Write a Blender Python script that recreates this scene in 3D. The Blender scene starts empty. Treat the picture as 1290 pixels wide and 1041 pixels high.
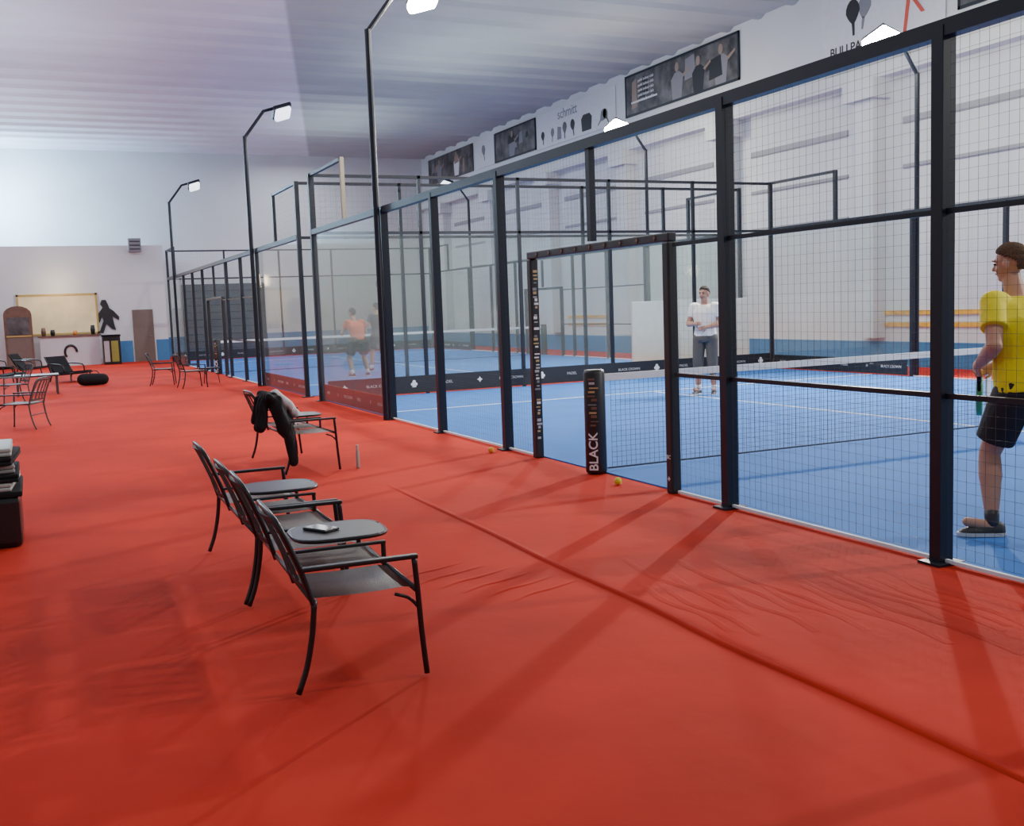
import bpy, bmesh, math, random
from mathutils import Vector, Matrix, noise as mnoise
random.seed(4)
C=bpy.context.scene.collection
V=Vector
# ---------------------------------------------------------------- materials
def mat(name,col,rough=.6,metal=0,noise=0,nscale=8,bump=0,bscale=60,emit=0,spec=.5,col2=None):
    m=bpy.data.materials.new(name); m.use_nodes=True; nt=m.node_tree; b=nt.nodes['Principled BSDF']
    b.inputs['Base Color'].default_value=(*col,1); b.inputs['Roughness'].default_value=rough; b.inputs['Metallic'].default_value=metal
    b.inputs['Specular IOR Level'].default_value=spec
    tc=nt.nodes.new('ShaderNodeTexCoord')
    n=nt.nodes.new('ShaderNodeTexNoise'); n.inputs['Scale'].default_value=nscale; n.inputs['Detail'].default_value=4
    nt.links.new(tc.outputs['Object'],n.inputs['Vector'])
    r=nt.nodes.new('ShaderNodeValToRGB'); k=noise if noise else .04
    c2=col2 if col2 else tuple(min(1,c*(1+k)) for c in col)
    r.color_ramp.elements[0].position=.3; r.color_ramp.elements[1].position=.7
    r.color_ramp.elements[0].color=(*[c*(1-k) for c in col],1); r.color_ramp.elements[1].color=(*c2,1)
    nt.links.new(n.outputs['Fac'],r.inputs['Fac']); nt.links.new(r.outputs['Color'],b.inputs['Base Color'])
    if bump:
        n2=nt.nodes.new('ShaderNodeTexNoise'); n2.inputs['Scale'].default_value=bscale; n2.inputs['Detail'].default_value=3
        nt.links.new(tc.outputs['Object'],n2.inputs['Vector'])
        bp=nt.nodes.new('ShaderNodeBump'); bp.inputs['Strength'].default_value=bump; bp.inputs['Distance'].default_value=.02
        nt.links.new(n2.outputs['Fac'],bp.inputs['Height']); nt.links.new(bp.outputs['Normal'],b.inputs['Normal'])
    if emit:
        b.inputs['Emission Color'].default_value=(*col,1); b.inputs['Emission Strength'].default_value=emit
    return m
M={}
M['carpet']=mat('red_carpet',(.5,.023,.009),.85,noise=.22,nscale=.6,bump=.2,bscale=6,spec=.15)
M['blue']=mat('blue_turf',(.045,.17,.5),.85,noise=.06,nscale=1.5,bump=.2,bscale=80,spec=.2)
M['line']=mat('white_line',(.75,.8,.85),.8)
M['wall']=mat('white_wall',(.66,.69,.72),.8,noise=.05,nscale=.6,bump=.05)
M['wall2']=mat('wall_groove',(.33,.34,.38),.8)
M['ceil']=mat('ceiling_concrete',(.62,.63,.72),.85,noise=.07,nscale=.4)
def paint_light_change():
    # change of light painted in: pale lilac left, greyer right of a diagonal
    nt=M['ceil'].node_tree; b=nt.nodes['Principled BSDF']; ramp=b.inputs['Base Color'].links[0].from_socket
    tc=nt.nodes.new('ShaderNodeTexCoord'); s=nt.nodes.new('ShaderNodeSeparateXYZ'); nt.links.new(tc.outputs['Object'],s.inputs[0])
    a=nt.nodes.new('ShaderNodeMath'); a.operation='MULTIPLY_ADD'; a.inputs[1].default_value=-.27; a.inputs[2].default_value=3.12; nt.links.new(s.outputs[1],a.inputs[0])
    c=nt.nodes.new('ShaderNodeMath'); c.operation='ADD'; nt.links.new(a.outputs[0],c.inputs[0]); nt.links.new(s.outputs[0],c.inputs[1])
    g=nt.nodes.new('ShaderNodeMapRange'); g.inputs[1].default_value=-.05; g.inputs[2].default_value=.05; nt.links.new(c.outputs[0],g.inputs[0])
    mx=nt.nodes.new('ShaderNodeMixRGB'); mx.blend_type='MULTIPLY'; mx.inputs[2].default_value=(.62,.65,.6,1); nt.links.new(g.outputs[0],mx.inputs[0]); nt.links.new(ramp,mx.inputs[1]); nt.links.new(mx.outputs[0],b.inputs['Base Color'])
paint_light_change()
M['bluewall']=mat('blue_wall_band',(.05,.2,.44),.7)
M['post']=mat('navy_black_steel',(.01,.014,.024),.4,metal=.2)
M['wire']=mat('black_wire',(.04,.044,.055),.5)
M['tan']=mat('tan_steel',(.25,.22,.17),.6)
M['pad']=mat('black_pad',(.012,.012,.014),.45)
M['strip']=mat('black_strip',(.012,.013,.017),.5)
M['maroon']=mat('maroon_strip',(.16,.012,.018),.4)  # black strip tinted red, the carpet's reflection put into its colour
M['white']=mat('white_print',(.8,.8,.8),.6)
M['faint']=mat('faint_print',(.45,.45,.46),.6)
M['gold']=mat('gold_print',(.5,.36,.16),.5)
M['net']=mat('net_cord',(.03,.035,.05),.8)
M['tape']=mat('net_tape',(.75,.76,.78),.8)
M['sling']=mat('grey_sling',(.28,.27,.265),.5,bump=.3,bscale=200)
M['sling2']=mat('dark_sling',(.03,.03,.034),.6,bump=.3,bscale=200)
M['top']=mat('dark_tabletop',(.05,.05,.053),.3)
M['frame']=mat('black_chair_frame',(.012,.012,.014),.3)
M['silver']=mat('silver_frame',(.3,.31,.33),.35,metal=.6)
M['dframe']=mat('dark_grey_frame',(.06,.062,.068),.4,metal=.3)
M['cloth']=mat('black_cloth',(.012,.012,.014),.85,bump=.4,bscale=20,spec=.2)
M['whitecloth']=mat('white_cloth',(.5,.48,.48),.8,bump=.4,bscale=20)
M['wood']=mat('golden_wood',(.78,.43,.05),.5,noise=.25,nscale=6)
M['brown']=mat('brown_wood',(.16,.09,.06),.5,noise=.25,nscale=4)
M['door']=mat('taupe_door',(.17,.13,.11),.5)
M['window']=mat('amber_pane',(.74,.62,.38),.15,noise=.2,nscale=1.2,emit=.25)
M['gold2']=mat('gilt_frame',(.5,.36,.12),.4)
M['dark']=mat('dark_shutter',(.05,.05,.075),.5)
M['photo']=mat('dark_photo_print',(.02,.022,.03),.5,noise=.5,nscale=2.2,col2=(.16,.155,.16))
M['banner']=mat('white_banner',(.7,.71,.75),.6)
M['grey']=mat('grey_print',(.22,.22,.25),.6)
M['fleshp']=mat('faded_skin_print',(.3,.22,.18),.6)
M['red']=mat('red_print',(.6,.08,.05),.6)
M['orange']=mat('orange_print',(.75,.25,.05),.6)
M['ball']=mat('tennis_ball_felt',(.75,.72,.04),.9)
M['oball']=mat('orange_ball_felt',(.8,.42,.05),.9)
M['board']=mat('white_board',(.92,.92,.89),.5)
M['skin']=mat('skin',(.5,.26,.17),.55); M['hairb']=mat('brown_hair',(.11,.058,.028),.85,noise=.3,nscale=60,bump=.8,bscale=120); M['haird']=mat('dark_hair',(.02,.016,.013),.7,bump=.6,bscale=120)
M['yellow']=mat('yellow_shirt',(.85,.74,.01),.7,bump=.5,bscale=9); M['blackf']=mat('black_shorts',(.012,.012,.015),.75,bump=.3,bscale=12)
M['wshirt']=mat('white_shirt',(.88,.86,.82),.7,bump=.3,bscale=12); M['gshort']=mat('dark_grey_trousers',(.1,.09,.08),.75)
M['oshirt']=mat('orange_shirt',(.7,.12,.05),.7); M['dshirt']=mat('dark_shirt',(.03,.03,.04),.7); M['shoe']=mat('dark_shoe',(.03,.03,.035),.5)
M['sole']=mat('white_sole',(.6,.6,.6),.5); M['sock']=mat('white_sock',(.7,.7,.7),.8); M['eye']=mat('dark_eye',(.01,.01,.01),.2); M['lip']=mat('lip',(.4,.14,.11),.5)
M['green']=mat('green_racket',(.08,.4,.16),.4); M['lime']=mat('olive_plastic',(.3,.32,.06),.4)
M['phone']=mat('phone_glass',(.02,.02,.025),.1); M['lattice']=mat('pale_plastic',(.36,.38,.35),.5); M['lattice2']=mat('dark_lounge_sling',(.05,.052,.056),.5)
M['lens']=mat('lamp_lens',(1,.9,.7),.3,emit=250); M['lensw']=mat('lamp_lens_cool',(.85,.9,1),.3,emit=3)
def glassmat():
    m=bpy.data.materials.new('court_glass'); m.use_nodes=True; nt=m.node_tree; nt.nodes.clear()
    o=nt.nodes.new('ShaderNodeOutputMaterial'); mx=nt.nodes.new('ShaderNodeMixShader'); t=nt.nodes.new('ShaderNodeBsdfTransparent'); g=nt.nodes.new('ShaderNodeBsdfGlossy')
    t.inputs['Color'].default_value=(.96,.985,.97,1); g.inputs['Roughness'].default_value=.05
    f=nt.nodes.new('ShaderNodeLayerWeight'); f.inputs['Blend'].default_value=.5
    p=nt.nodes.new('ShaderNodeMath'); p.operation='POWER'; p.inputs[1].default_value=3
    q=nt.nodes.new('ShaderNodeMath'); q.operation='MULTIPLY_ADD'; q.inputs[1].default_value=.24; q.inputs[2].default_value=.035
    nt.links.new(f.outputs['Facing'],p.inputs[0]); nt.links.new(p.outputs[0],q.inputs[0])
    df=nt.nodes.new('ShaderNodeBsdfDiffuse'); df.inputs['Color'].default_value=(.72,.82,.76,1); mh=nt.nodes.new('ShaderNodeMixShader'); mh.inputs[0].default_value=.035  # faint diffuse mix stands in for pale reflections on the glass
    nt.links.new(q.outputs[0],mx.inputs[0]); nt.links.new(t.outputs[0],mx.inputs[1]); nt.links.new(g.outputs[0],mx.inputs[2])
    nt.links.new(mx.outputs[0],mh.inputs[1]); nt.links.new(df.outputs[0],mh.inputs[2]); nt.links.new(mh.outputs[0],o.inputs[0])
    return m
M['glass']=glassmat()
# ---------------------------------------------------------------- helpers
def obj(name,bm,m,parent=None,smooth=False,loc=None):
    me=bpy.data.meshes.new(name); bmesh.ops.recalc_face_normals(bm,faces=bm.faces)
    bm.to_mesh(me); bm.free()
    me.materials.append(M[m] if isinstance(m,str) else m)
    if smooth:
        for p in me.polygons: p.use_smooth=True
    o=bpy.data.objects.new(name,me); C.objects.link(o); o.parent=parent
    if loc: o.location=loc
    return o
def dobj(name,me,parent,loc):
    o=bpy.data.objects.new(name,me); C.objects.link(o); o.parent=parent; o.location=loc; return o
def tag(o,label,cat,group=None):
    o['label']=label; o['category']=cat
    if group:o['group']=group
    return o
def thing(name,label,cat,loc=(0,0,0),rz=0,group=None):
    o=bpy.data.objects.new(name,None); C.objects.link(o); o.location=loc; o.rotation_euler=(0,0,rz); o.empty_display_size=.1
    return tag(o,label,cat,group)
def struct(name,bm,m):
    o=obj(name,bm,m); o['kind']='structure'; return o
def box(bm,a,b,bev=0):
    a,b=V(a),V(b); c=(a+b)/2; s=b-a
    r=bmesh.ops.create_cube(bm,size=1,matrix=Matrix.Translation(c)@Matrix.Diagonal((abs(s.x),abs(s.y),abs(s.z),1)))
    if bev:
        es=set(e for v in r['verts'] for e in v.link_edges)
        bmesh.ops.bevel(bm,geom=list(es),offset=bev,segments=2,affect='EDGES',profile=.6)
    return bm
def B(a,b,bev=0): return box(bmesh.new(),a,b,bev)
def catmull(pts,n=5):
    pts=[V(p) for p in pts]
    if len(pts)<3:return pts
    P=[pts[0]*2-pts[1]]+pts+[pts[-1]*2-pts[-2]]; out=[]
    for i in range(1,len(P)-2):
        for k in range(n):
            t=k/n; a,b,c,d=P[i-1:i+3]
            out.append(.5*((2*b)+(c-a)*t+(2*a-5*b+4*c-d)*t*t+(3*b-a-3*c+d)*t**3))
    out.append(pts[-1]); return out
def loft(bm,rings,cap=True):
    vs=[[bm.verts.new(p) for p in r] for r in rings]
    n=len(vs[0])
    for a,b in zip(vs,vs[1:]):
        for i in range(n): bm.faces.new((a[i],a[(i+1)%n],b[(i+1)%n],b[i]))
    if cap: bm.faces.new(vs[0][::-1]); bm.faces.new(vs[-1])
    return bm
def frame_of(d):
    d=d.normalized(); u=V((0,0,1)) if abs(d.z)<.9 else V((1,0,0)); s=d.cross(u).normalized(); return s,s.cross(d)
def tube(bm,pts,r,seg=8,smooth=0,radii=None):
    pts=catmull(pts,smooth) if smooth else [V(p) for p in pts]
    rings=[];s0=None
    for i,p in enumerate(pts):
        d=(pts[min(i+1,len(pts)-1)]-pts[max(i-1,0)]).normalized()
        if s0 is None: s,u=frame_of(d)
        else: s=(s0-d*s0.dot(d)).normalized(); u=s.cross(d)
        s0=s
        rr=radii[i] if radii else r
        rings.append([p+(s*math.cos(2*math.pi*k/seg)+u*math.sin(2*math.pi*k/seg))*rr for k in range(seg)])
    return loft(bm,rings)
def T(pts,r,seg=8,smooth=0): return tube(bmesh.new(),pts,r,seg,smooth)
def capsule(bm,p,q,r1,r2,seg=14,flat1=False,flat2=False):
    p,q=V(p),V(q); d=q-p; s,u=frame_of(d); dn=d.normalized(); rings=[]
    def ring(c,r): rings.append([c+(s*math.cos(2*math.pi*k/seg)+u*math.sin(2*math.pi*k/seg))*max(r,.0008) for k in range(seg)])
    if not flat1:
        for k in range(4): a=math.pi/2*(1-k/4); ring(p-dn*r1*math.sin(a),r1*math.cos(a))
    ring(p,r1); ring((p+q)/2,(r1+r2)/2*1.03); ring(q,r2)
    if not flat2:
        for k in range(1,5): a=math.pi/2*k/4; ring(q+dn*r2*math.sin(a),r2*math.cos(a))
    return loft(bm,rings)
def ell(bm,c,r,rot=None,seg=16):
    mt=Matrix.Translation(V(c))@(rot.to_4x4() if rot else Matrix())@Matrix.Diagonal((r[0],r[1],r[2],1))
    bmesh.ops.create_uvsphere(bm,u_segments=seg,v_segments=seg//2+2,radius=1,matrix=mt); return bm
def remesh(o,vox,it=3):
    m=o.modifiers.new('r','REMESH'); m.mode='VOXEL'; m.voxel_size=vox; m.use_smooth_shade=True
    if it:
        s=o.modifiers.new('s','SMOOTH'); s.iterations=it; s.factor=.5
    dg=bpy.context.evaluated_depsgraph_get(); dg.update()
    me=bpy.data.meshes.new_from_object(o.evaluated_get(dg)); old=o.data; mt=old.materials[0]
    o.modifiers.clear(); o.data=me
    if not me.materials: me.materials.append(mt)
    for p in me.polygons:p.use_smooth=True
    return o
def crumple(o,amp,sc):
    me=o.data; ns=[v.normal.copy() for v in me.vertices]
    for v,n in zip(me.vertices,ns):
        v.co+=n*amp*mnoise.noise(V((v.co.x*sc,v.co.y*sc,v.co.z*sc*.4)))*2
    me.update(); return o
FACE_NX=Matrix(((0,0,-1),(-1,0,0),(0,1,0)))
FACE_NY=Matrix(((1,0,0),(0,0,-1),(0,1,0)))
def text(s,size,loc,rot,m,parent,name='lettering',vert=False,ext=.003,bold=0):
    cu=bpy.data.curves.new(name,'FONT'); cu.body=s; cu.size=size; cu.align_x='CENTER'; cu.align_y='CENTER'; cu.extrude=ext; cu.offset=bold
    t=bpy.data.objects.new('tmp',cu); C.objects.link(t)
    bpy.context.view_layer.update(); dg=bpy.context.evaluated_depsgraph_get()
    me=bpy.data.meshes.new_from_object(t.evaluated_get(dg)); bpy.data.objects.remove(t)
    r=rot
    if vert: r=rot@Matrix.Rotation(math.pi/2,3,'Z')
    me.transform(Matrix.Translation(V(loc))@r.to_4x4()); me.materials.clear(); me.materials.append(M[m])
    o=bpy.data.objects.new(name,me); C.objects.link(o); o.parent=parent; return o
def copy_tree(o,parent=None):
    c=o.copy(); C.objects.link(c); c.parent=parent
    for ch in [x for x in o.children]: copy_tree(ch,c)
    return c
# ---------------------------------------------------------------- camera (fitted to the court's regulation sizes)
cx,cy,cz,yaw,pit,rol,f=-4.6727,-8.3511,1.5643,.4287,.1019,-.0369,1316.38
F=V((math.sin(yaw)*math.cos(pit),math.cos(yaw)*math.cos(pit),-math.sin(pit))); R=V((math.cos(yaw),-math.sin(yaw),0)); U=R.cross(F)
R2=R*math.cos(rol)+U*math.sin(rol); U2=-R*math.sin(rol)+U*math.cos(rol); CP=V((cx,cy,cz))
cd=bpy.data.cameras.new('camera'); cam=bpy.data.objects.new('camera',cd); C.objects.link(cam)
cd.sensor_width=36; cd.lens=f/1290*36; cd.clip_end=200
cam.matrix_world=Matrix(((R2.x,U2.x,-F.x,cx),(R2.y,U2.y,-F.y,cy),(R2.z,U2.z,-F.z,cz),(0,0,0,1)))
bpy.context.scene.camera=cam
def ray(u,v): return F+R2*((u-645)/f)+U2*((520.5-v)/f)
def G(u,v,z=0): d=ray(u,v); p=CP+d*((z-cz)/d.z); return (round(p.x,2),round(p.y,2),z)
# ---------------------------------------------------------------- setting
H=8.35; XR=12.0; YB=37.0; XL=-11; YN=-12
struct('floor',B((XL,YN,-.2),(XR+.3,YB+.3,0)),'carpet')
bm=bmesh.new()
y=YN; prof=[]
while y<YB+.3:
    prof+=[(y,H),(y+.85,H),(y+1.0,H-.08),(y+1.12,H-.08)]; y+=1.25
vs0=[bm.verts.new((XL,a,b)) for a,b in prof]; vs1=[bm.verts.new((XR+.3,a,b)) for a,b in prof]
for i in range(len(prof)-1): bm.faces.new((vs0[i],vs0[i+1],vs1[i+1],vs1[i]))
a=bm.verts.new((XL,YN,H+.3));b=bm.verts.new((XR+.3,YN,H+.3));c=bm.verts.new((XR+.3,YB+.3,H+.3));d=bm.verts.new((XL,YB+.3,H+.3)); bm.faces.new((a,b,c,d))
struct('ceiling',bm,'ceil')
struct('wall_right',B((XR,YN,0),(XR+.3,YB+.3,H+.1)),'wall')
struct('wall_back',B((XL,YB,0),(XR+.3,YB+.3,H+.1)),'wall')
struct('trim_1',B((XR-.02,YN,0),(XR,YB,.52)),'bluewall')
struct('trim_2',B((.15,YB-.02,0),(XR,YB,.8)),'bluewall')
for i,yy in enumerate((4,9,14,19,24,29,34)):
    struct('trim_%d'%(3+i),box(B((XR-.34,yy-.28,.6),(XR,yy+.28,5.6)),(XR-.5,yy-.45,5.6),(XR,yy+.45,6.0)),'wall')
struct('trim_10',B((XR-.34,YN,6.0),(XR,YB,6.25)),'wall')
for i,yy in enumerate((6.5,11.5,16.5,21.5,26.5,31.5)):
    bm=bmesh.new()
    for za,zb in ((5.0,5.14),(4.1,4.18),(3.2,3.26)): box(bm,(XR-.03,yy-1.7,za),(XR,yy+1.7,zb))
    struct('trim_%d'%(11+i),bm,'wall2')
YO=33.5
struct('wall_office',B((XL,YO,0),(.15,YB,4.35)),'wall')
struct('trim_17',box(B((-2.15,YO-.02,0),(-1.15,YO,.8)),(-.3,YO-.02,0),(.15,YO,.8)),'bluewall')
dr=struct('door_1',B((-1.1,YO-.05,0),(-.36,YO,1.95)),'door')
obj('door_handle',T([(-.45,YO-.09,.95),(-.56,YO-.09,.95)],.015),'silver',dr)
sh=struct('door_2',B((1.2,YB-.07,0),(4.6,YB,2.95)),'dark')
bm=bmesh.new()
for k in range(9): box(bm,(1.2,YB-.09,.3*k+.25),(4.6,YB-.07,.3*k+.28))
obj('shutter_rib',bm,'post',sh)
def ripple(pts,w,h):
    pts=catmull([(a,b,0) for a,b in pts],6); bm=bmesh.new(); rows=[]
    for i,p in enumerate(pts):
        d=(pts[min(i+1,len(pts)-1)]-pts[max(i-1,0)]).normalized(); s=V((d.y,-d.x,0)); e=math.sin(math.pi*i/(len(pts)-1))**.5 if 0<i<len(pts)-1 else 0
        rows.append([bm.verts.new(p+s*(w*q)+V((0,0,.001+h*e*zz))) for q,zz in ((-1,0),(-.55,.35),(-.2,.9),(.05,1),(.2,.55),(.32,0))])
    for a,b in zip(rows,rows[1:]):
        for j in range(5): bm.faces.new((a[j],a[j+1],b[j+1],b[j]))
    return bm
t=thing('carpet_fold','long thin crease in the red carpet running beside the court','carpet fold')
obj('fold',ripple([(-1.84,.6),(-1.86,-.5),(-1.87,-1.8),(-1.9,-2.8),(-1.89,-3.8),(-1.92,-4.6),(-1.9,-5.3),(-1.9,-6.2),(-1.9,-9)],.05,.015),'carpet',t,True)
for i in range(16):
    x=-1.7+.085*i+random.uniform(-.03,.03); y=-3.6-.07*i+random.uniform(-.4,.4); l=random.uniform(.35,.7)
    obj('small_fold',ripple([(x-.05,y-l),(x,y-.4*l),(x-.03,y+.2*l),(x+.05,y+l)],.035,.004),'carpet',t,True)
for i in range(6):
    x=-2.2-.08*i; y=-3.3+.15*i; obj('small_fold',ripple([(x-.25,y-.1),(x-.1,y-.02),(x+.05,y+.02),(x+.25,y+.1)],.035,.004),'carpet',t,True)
# ---------------------------------------------------------------- padel courts
def wiremesh(name,w,h,sp,th=.0022,m='wire'):
    bm=bmesh.new()
    n=round(w/sp)
    for k in range(n+1): box(bm,(-th/2,w*k/n-th/2,0),(th/2,w*k/n+th/2,h))
    n=round(h/sp)
    for k in range(n+1): box(bm,(-th/2,0,h*k/n-th/2),(th/2,w,h*k/n+th/2))
    me=bpy.data.meshes.new(name); bm.to_mesh(me); bm.free(); me.materials.append(M[m]); return me
ME_a=wiremesh('m23',1.9,2.93,.0633,.0014); ME_al=wiremesh('m23l',1.9,2.93,.0633,.0007); ME_b=wiremesh('m8',.68,2.93,.0633,.0008); ME_c=wiremesh('m24',2.4,.85,.0633,.001); ME_d=wiremesh('m21',1.92,.92,.1,.001); ME_far=wiremesh('m23f',1.9,2.93,.126,.0008); ME_bf=wiremesh('m8f',.68,2.93,.126,.0008)
def side_fence(x,y0,lab,near,lo,far_mesh,detail):
    t=thing('court_side_fence',lab,'court fence',(x,y0,0),0)
    s=1 if near else -1; pw=.05 if near and detail else .04
    offs=[o for o in (-10,-6,-4,-2,2,4,6,10) if o>=lo]
    for o in offs:
        hgt=4 if abs(o)==10 else 3.0
        bm=B((-pw,o-pw*.8,0),(pw,o+pw*.8,hgt)); box(bm,(-.1,o-.08,0),(.1,o+.08,.015)); obj('post',bm,'post',t)
    obj('post',B((-.03,-.035,2.12),(.03,.035,2.95)),'post',t)
    e0=max(lo,-10)
    rw=.045 if near else .03
    obj('top_rail',B((-rw,e0,3.03-2*rw),(rw,10,3.03)),'post',t)
    for z in (2.0,.97):
        obj('mid_rail',B((-.015,max(-6,lo),z-.015),(.015,-1.32,z+.015)),'post',t)
    obj('base_rail',B((-.012,max(-6,lo),.012),(.012,-1.32,.032)),'line',t); obj('base_rail',B((-.012,1.32,.012),(.012,6,.032)),'line',t)
    for o in (-6,-4,2,4):
        if o>=lo: dobj('mesh_panel',ME_far if far_mesh else (ME_a if o<0 else ME_al),t,(0,o+.05,.05))
    dobj('mesh_panel',ME_bf if far_mesh else ME_b,t,(0,-1.99,.05)) ; dobj('mesh_panel',ME_bf if far_mesh else ME_b,t,(0,1.31,.05)); dobj('mesh_panel',ME_c,t,(0,-1.2,2.13))
    for e in ([1] if lo>-10 else [1,-1]):
        for a,b,zt in ((6.05,7.98,2.94),(8.02,9.95,2.94)):
            obj('glass_panel',B((-.006,min(e*a,e*b),.03),(.006,max(e*a,e*b),zt)),'glass',t)
        obj('extension_post',B((-.03,e*8-.04,3.03),(.03,e*8+.04,4)),'tan' if detail and near and e==1 else 'post',t)
        obj('extension_rail',B((-.03,min(e*8,e*10),3.95),(.03,max(e*8,e*10),4.0)),'post',t)
        dobj('mesh_panel',ME_d,t,(0,min(e*8,e*10)+.04,3.03))
        ad=obj('advertising_strip',B((.02*s-.004,min(e*6.1,e*9.9),.03),(.02*s+.004,max(e*6.1,e*9.9),.31)),'maroon' if near else 'strip',t)
        k=0; p=min(e*6.1,e*9.9)+.4
        while p<max(e*6.1,e*9.9)-.2:
            text(('BLACK CROWN','★','PADEL')[k%3],.07,(.02*s-.006,p,.17),FACE_NX,'faint',ad); k+=1; p+=.62
    return t
def back_fence(y,lab,logos=True):
    t=thing('court_end_wall',lab,'court end wall',(0,y,0),0)
    pw=.03
    for x in (2,4,6,8): obj('post',B((x-pw,-pw,0),(x+pw,pw,4)),'post',t)
    for z in (2.97,3.97): obj('rail',B((.05,-.03,z-.025),(9.95,.03,z+.025)),'post',t)
    for x in (0,2,4,6,8):
        obj('glass_panel',B((x+.05,-.006,.03),(x+1.95,.006,2.93)),'glass',t)
        o=dobj('mesh_panel',ME_d,t,(x+1.96,0,3.02)); o.rotation_euler=(0,0,math.pi/2)
    if logos:
        ad=obj('advertising_strip',B((.1,-.06,.03),(9.9,-.05,.35)),'strip',t)
        for i in range(15): text(('✦','BLACK CROWN','♣','PADEL')[i%4],(.14,.07,.13,.075)[i%4],(.4+i*.66,-.065,.2),FACE_NY,'white' if i%2==0 else 'faint',ad)
    return t
def net(y,lab):
    t=thing('padel_net',lab,'net',(0,y,.0))
    bm=bmesh.new(); th=.0022
    n=190
    for k in range(n+1): x=.15+9.7*k/n; box(bm,(x-th/2,-th/2,.04),(x+th/2,th/2,.86))
    for k in range(18): z=.04+.82*k/17; box(bm,(.15,-th/2,z-th/2),(9.85,th/2,z+th/2))
    obj('net_mesh',bm,'net',t)
    obj('net_tape',B((.05,-.012,.85),(9.92,.012,.915)),'tape',t)
    obj('bottom_cord',T([(.1,0,.04),(9.85,0,.04)],.008),'net',t)
    obj('centre_strap',B((4.97,-.016,.013),(5.03,.016,.86)),'tape',t)
    for x in (-.02,9.98):
        p=obj('padded_post',tube(bmesh.new(),[(x,0,.013),(x,0,.03),(x,0,.5),(x,0,.93),(x,0,.96)],0,20,radii=[.09,.098,.098,.098,.085]),'pad',t,True)
        if x<1:
            an=math.radians(50)
            q=Matrix.Rotation(an,3,'Z')@FACE_NX; n=V((-math.cos(an),-math.sin(an),0))
            text('BLACK',.115,V((x,0,.215))+n*.1,q,'white',p,vert=True,bold=.0015)
            random.seed(3)
            for k in range(12):
                z=.46+k*.038; w=random.uniform(.02,.045); c=random.uniform(-.015,.015)
                bm=B((-.002,c-w,-.01),(.002,c+w,random.uniform(.0,.016))); bm.transform(Matrix.Translation(V((x,0,z))+n*.1)@Matrix.Rotation(an,4,'Z')); obj('print_patch',bm,random.choice(('grey','gold','faint','brown')),p)
    return t
def turf(y,lab):
    t=thing('court_turf',lab,'artificial turf',(0,y,0))
    obj('turf',B((.055,-9.9,0),(9.94,9.9,.012)),'blue',t)
    bm=bmesh.new()
    for yy in (-6.95,6.95): box(bm,(.06,yy-.025,.012),(9.93,yy+.025,.015))
    box(bm,(4.975,-6.9,.012),(5.025,6.9,.0148)); obj('court_lines',bm,'line',t)
    return t
Y2=21.09
turf(0,'blue artificial turf court floor nearest the camera with white service lines'); turf(Y2,'blue artificial turf floor of the second court farther down the hall')
side_fence(0,0,'long black fence of posts and wire mesh beside the red walkway, near court',True,-6,False,True)
side_fence(10,0,'far side black mesh and glass fence of the near court, behind the players',False,-6,True,True)
side_fence(0,Y2,'black fence with glass ends along the red walkway, second court',True,-10,True,False)
side_fence(10,Y2,'far side black fence of the second court beside the white wall',False,-10,True,False)
back_fence(10,'glass end wall of near court with black logo strip at its foot')
back_fence(Y2-9.98,'glass end wall opening the second court, just behind the near court',False)
back_fence(Y2+9.98,'farthest glass end wall, at the back of the second court')
net(0,'net of the near court with black padded lettered post'); net(Y2,'net of the second court, seen small through the glass')
def gate(x,y,lab,detail):
    t=thing('gate_frame',lab,'gate frame',(x,y,0))
    for s in (-1,1):
        p=obj('padded_post',B((-.045,s*1.25-.045,0),(.045,s*1.25+.045,2.03),.015),'pad',t)
        if detail and s>0:
            random.seed(7)
            for k in range(48):
                z=.2+k*.036; w=random.uniform(.012,.03); c=random.uniform(-.01,.01); obj('logo_patch',B((c-w,1.25-.048,z),(c+w,1.25-.0455,z+random.uniform(.01,.03))),random.choice(('faint','gold','grey','white','strip','faint')),p)
        if detail and s<0: text('BC',.045,(-.047,-1.25,.3),FACE_NX,'white',p); text('✦',.05,(-.047,-1.25,.12),FACE_NX,'white',p)
    h=obj('header',B((-.04,-1.295,2.03),(.04,1.295,2.1),.01),'pad',t)
    if detail:
        for k in range(9): text('✦',.06,(-.043,-1.1+k*.27,2.065),FACE_NX,'brown',h)
gate(0,0,'black padded gate frame around the net post of the near court',True)
gate(0,Y2,'small distant gate frame in the second court fence beside the walkway',False)
gate(10,0,'gate frame in the far side fence of the near court',False); gate(10,Y2,'gate frame in the far side fence of the second court',False)
def pole(x,y,lab,s,lens):
    t=thing('light_pole',lab,'light pole',(x,y,0),0,'floodlight poles of the courts')
    o=.1*-s
    obj('pole',T([(o,0,0),(o,0,5.45)],.045,10),'post',t)
    obj('arm',T([(o,0,5.42),(s*.34,0,6.0),(s*.6,0,6.08)],.035,8),'post',t)
    rot=Matrix.Translation((s*.75,0,5.99))@Matrix.Rotation(-s*.3,4,'Y')@Matrix.Rotation(-.35,4,'X')
    bm=B((-.2,-.24,.0),(.2,.24,.08),.015); bm.transform(rot); hd=obj('lamp_head',bm,'post',t)
    big=1.25 if lens=='lens' else 1
    bm=bmesh.new(); bmesh.ops.create_cube(bm,size=1,matrix=Matrix.Translation((0,0,-.035))@Matrix.Diagonal((.34*big,.42*big,.12*big,1)))
    bmesh.ops.bevel(bm,geom=bm.edges[:],offset=.045,segments=4,affect='EDGES',profile=.5); bm.transform(rot); obj('lens',bm,lens,hd,True)
pole(0,6,'black floodlight pole on the near fence, its lamp cut by the top edge',1,'lens')
pole(0,Y2-6,'black floodlight pole on the near end of the second court fence',1,'lensw')
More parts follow.
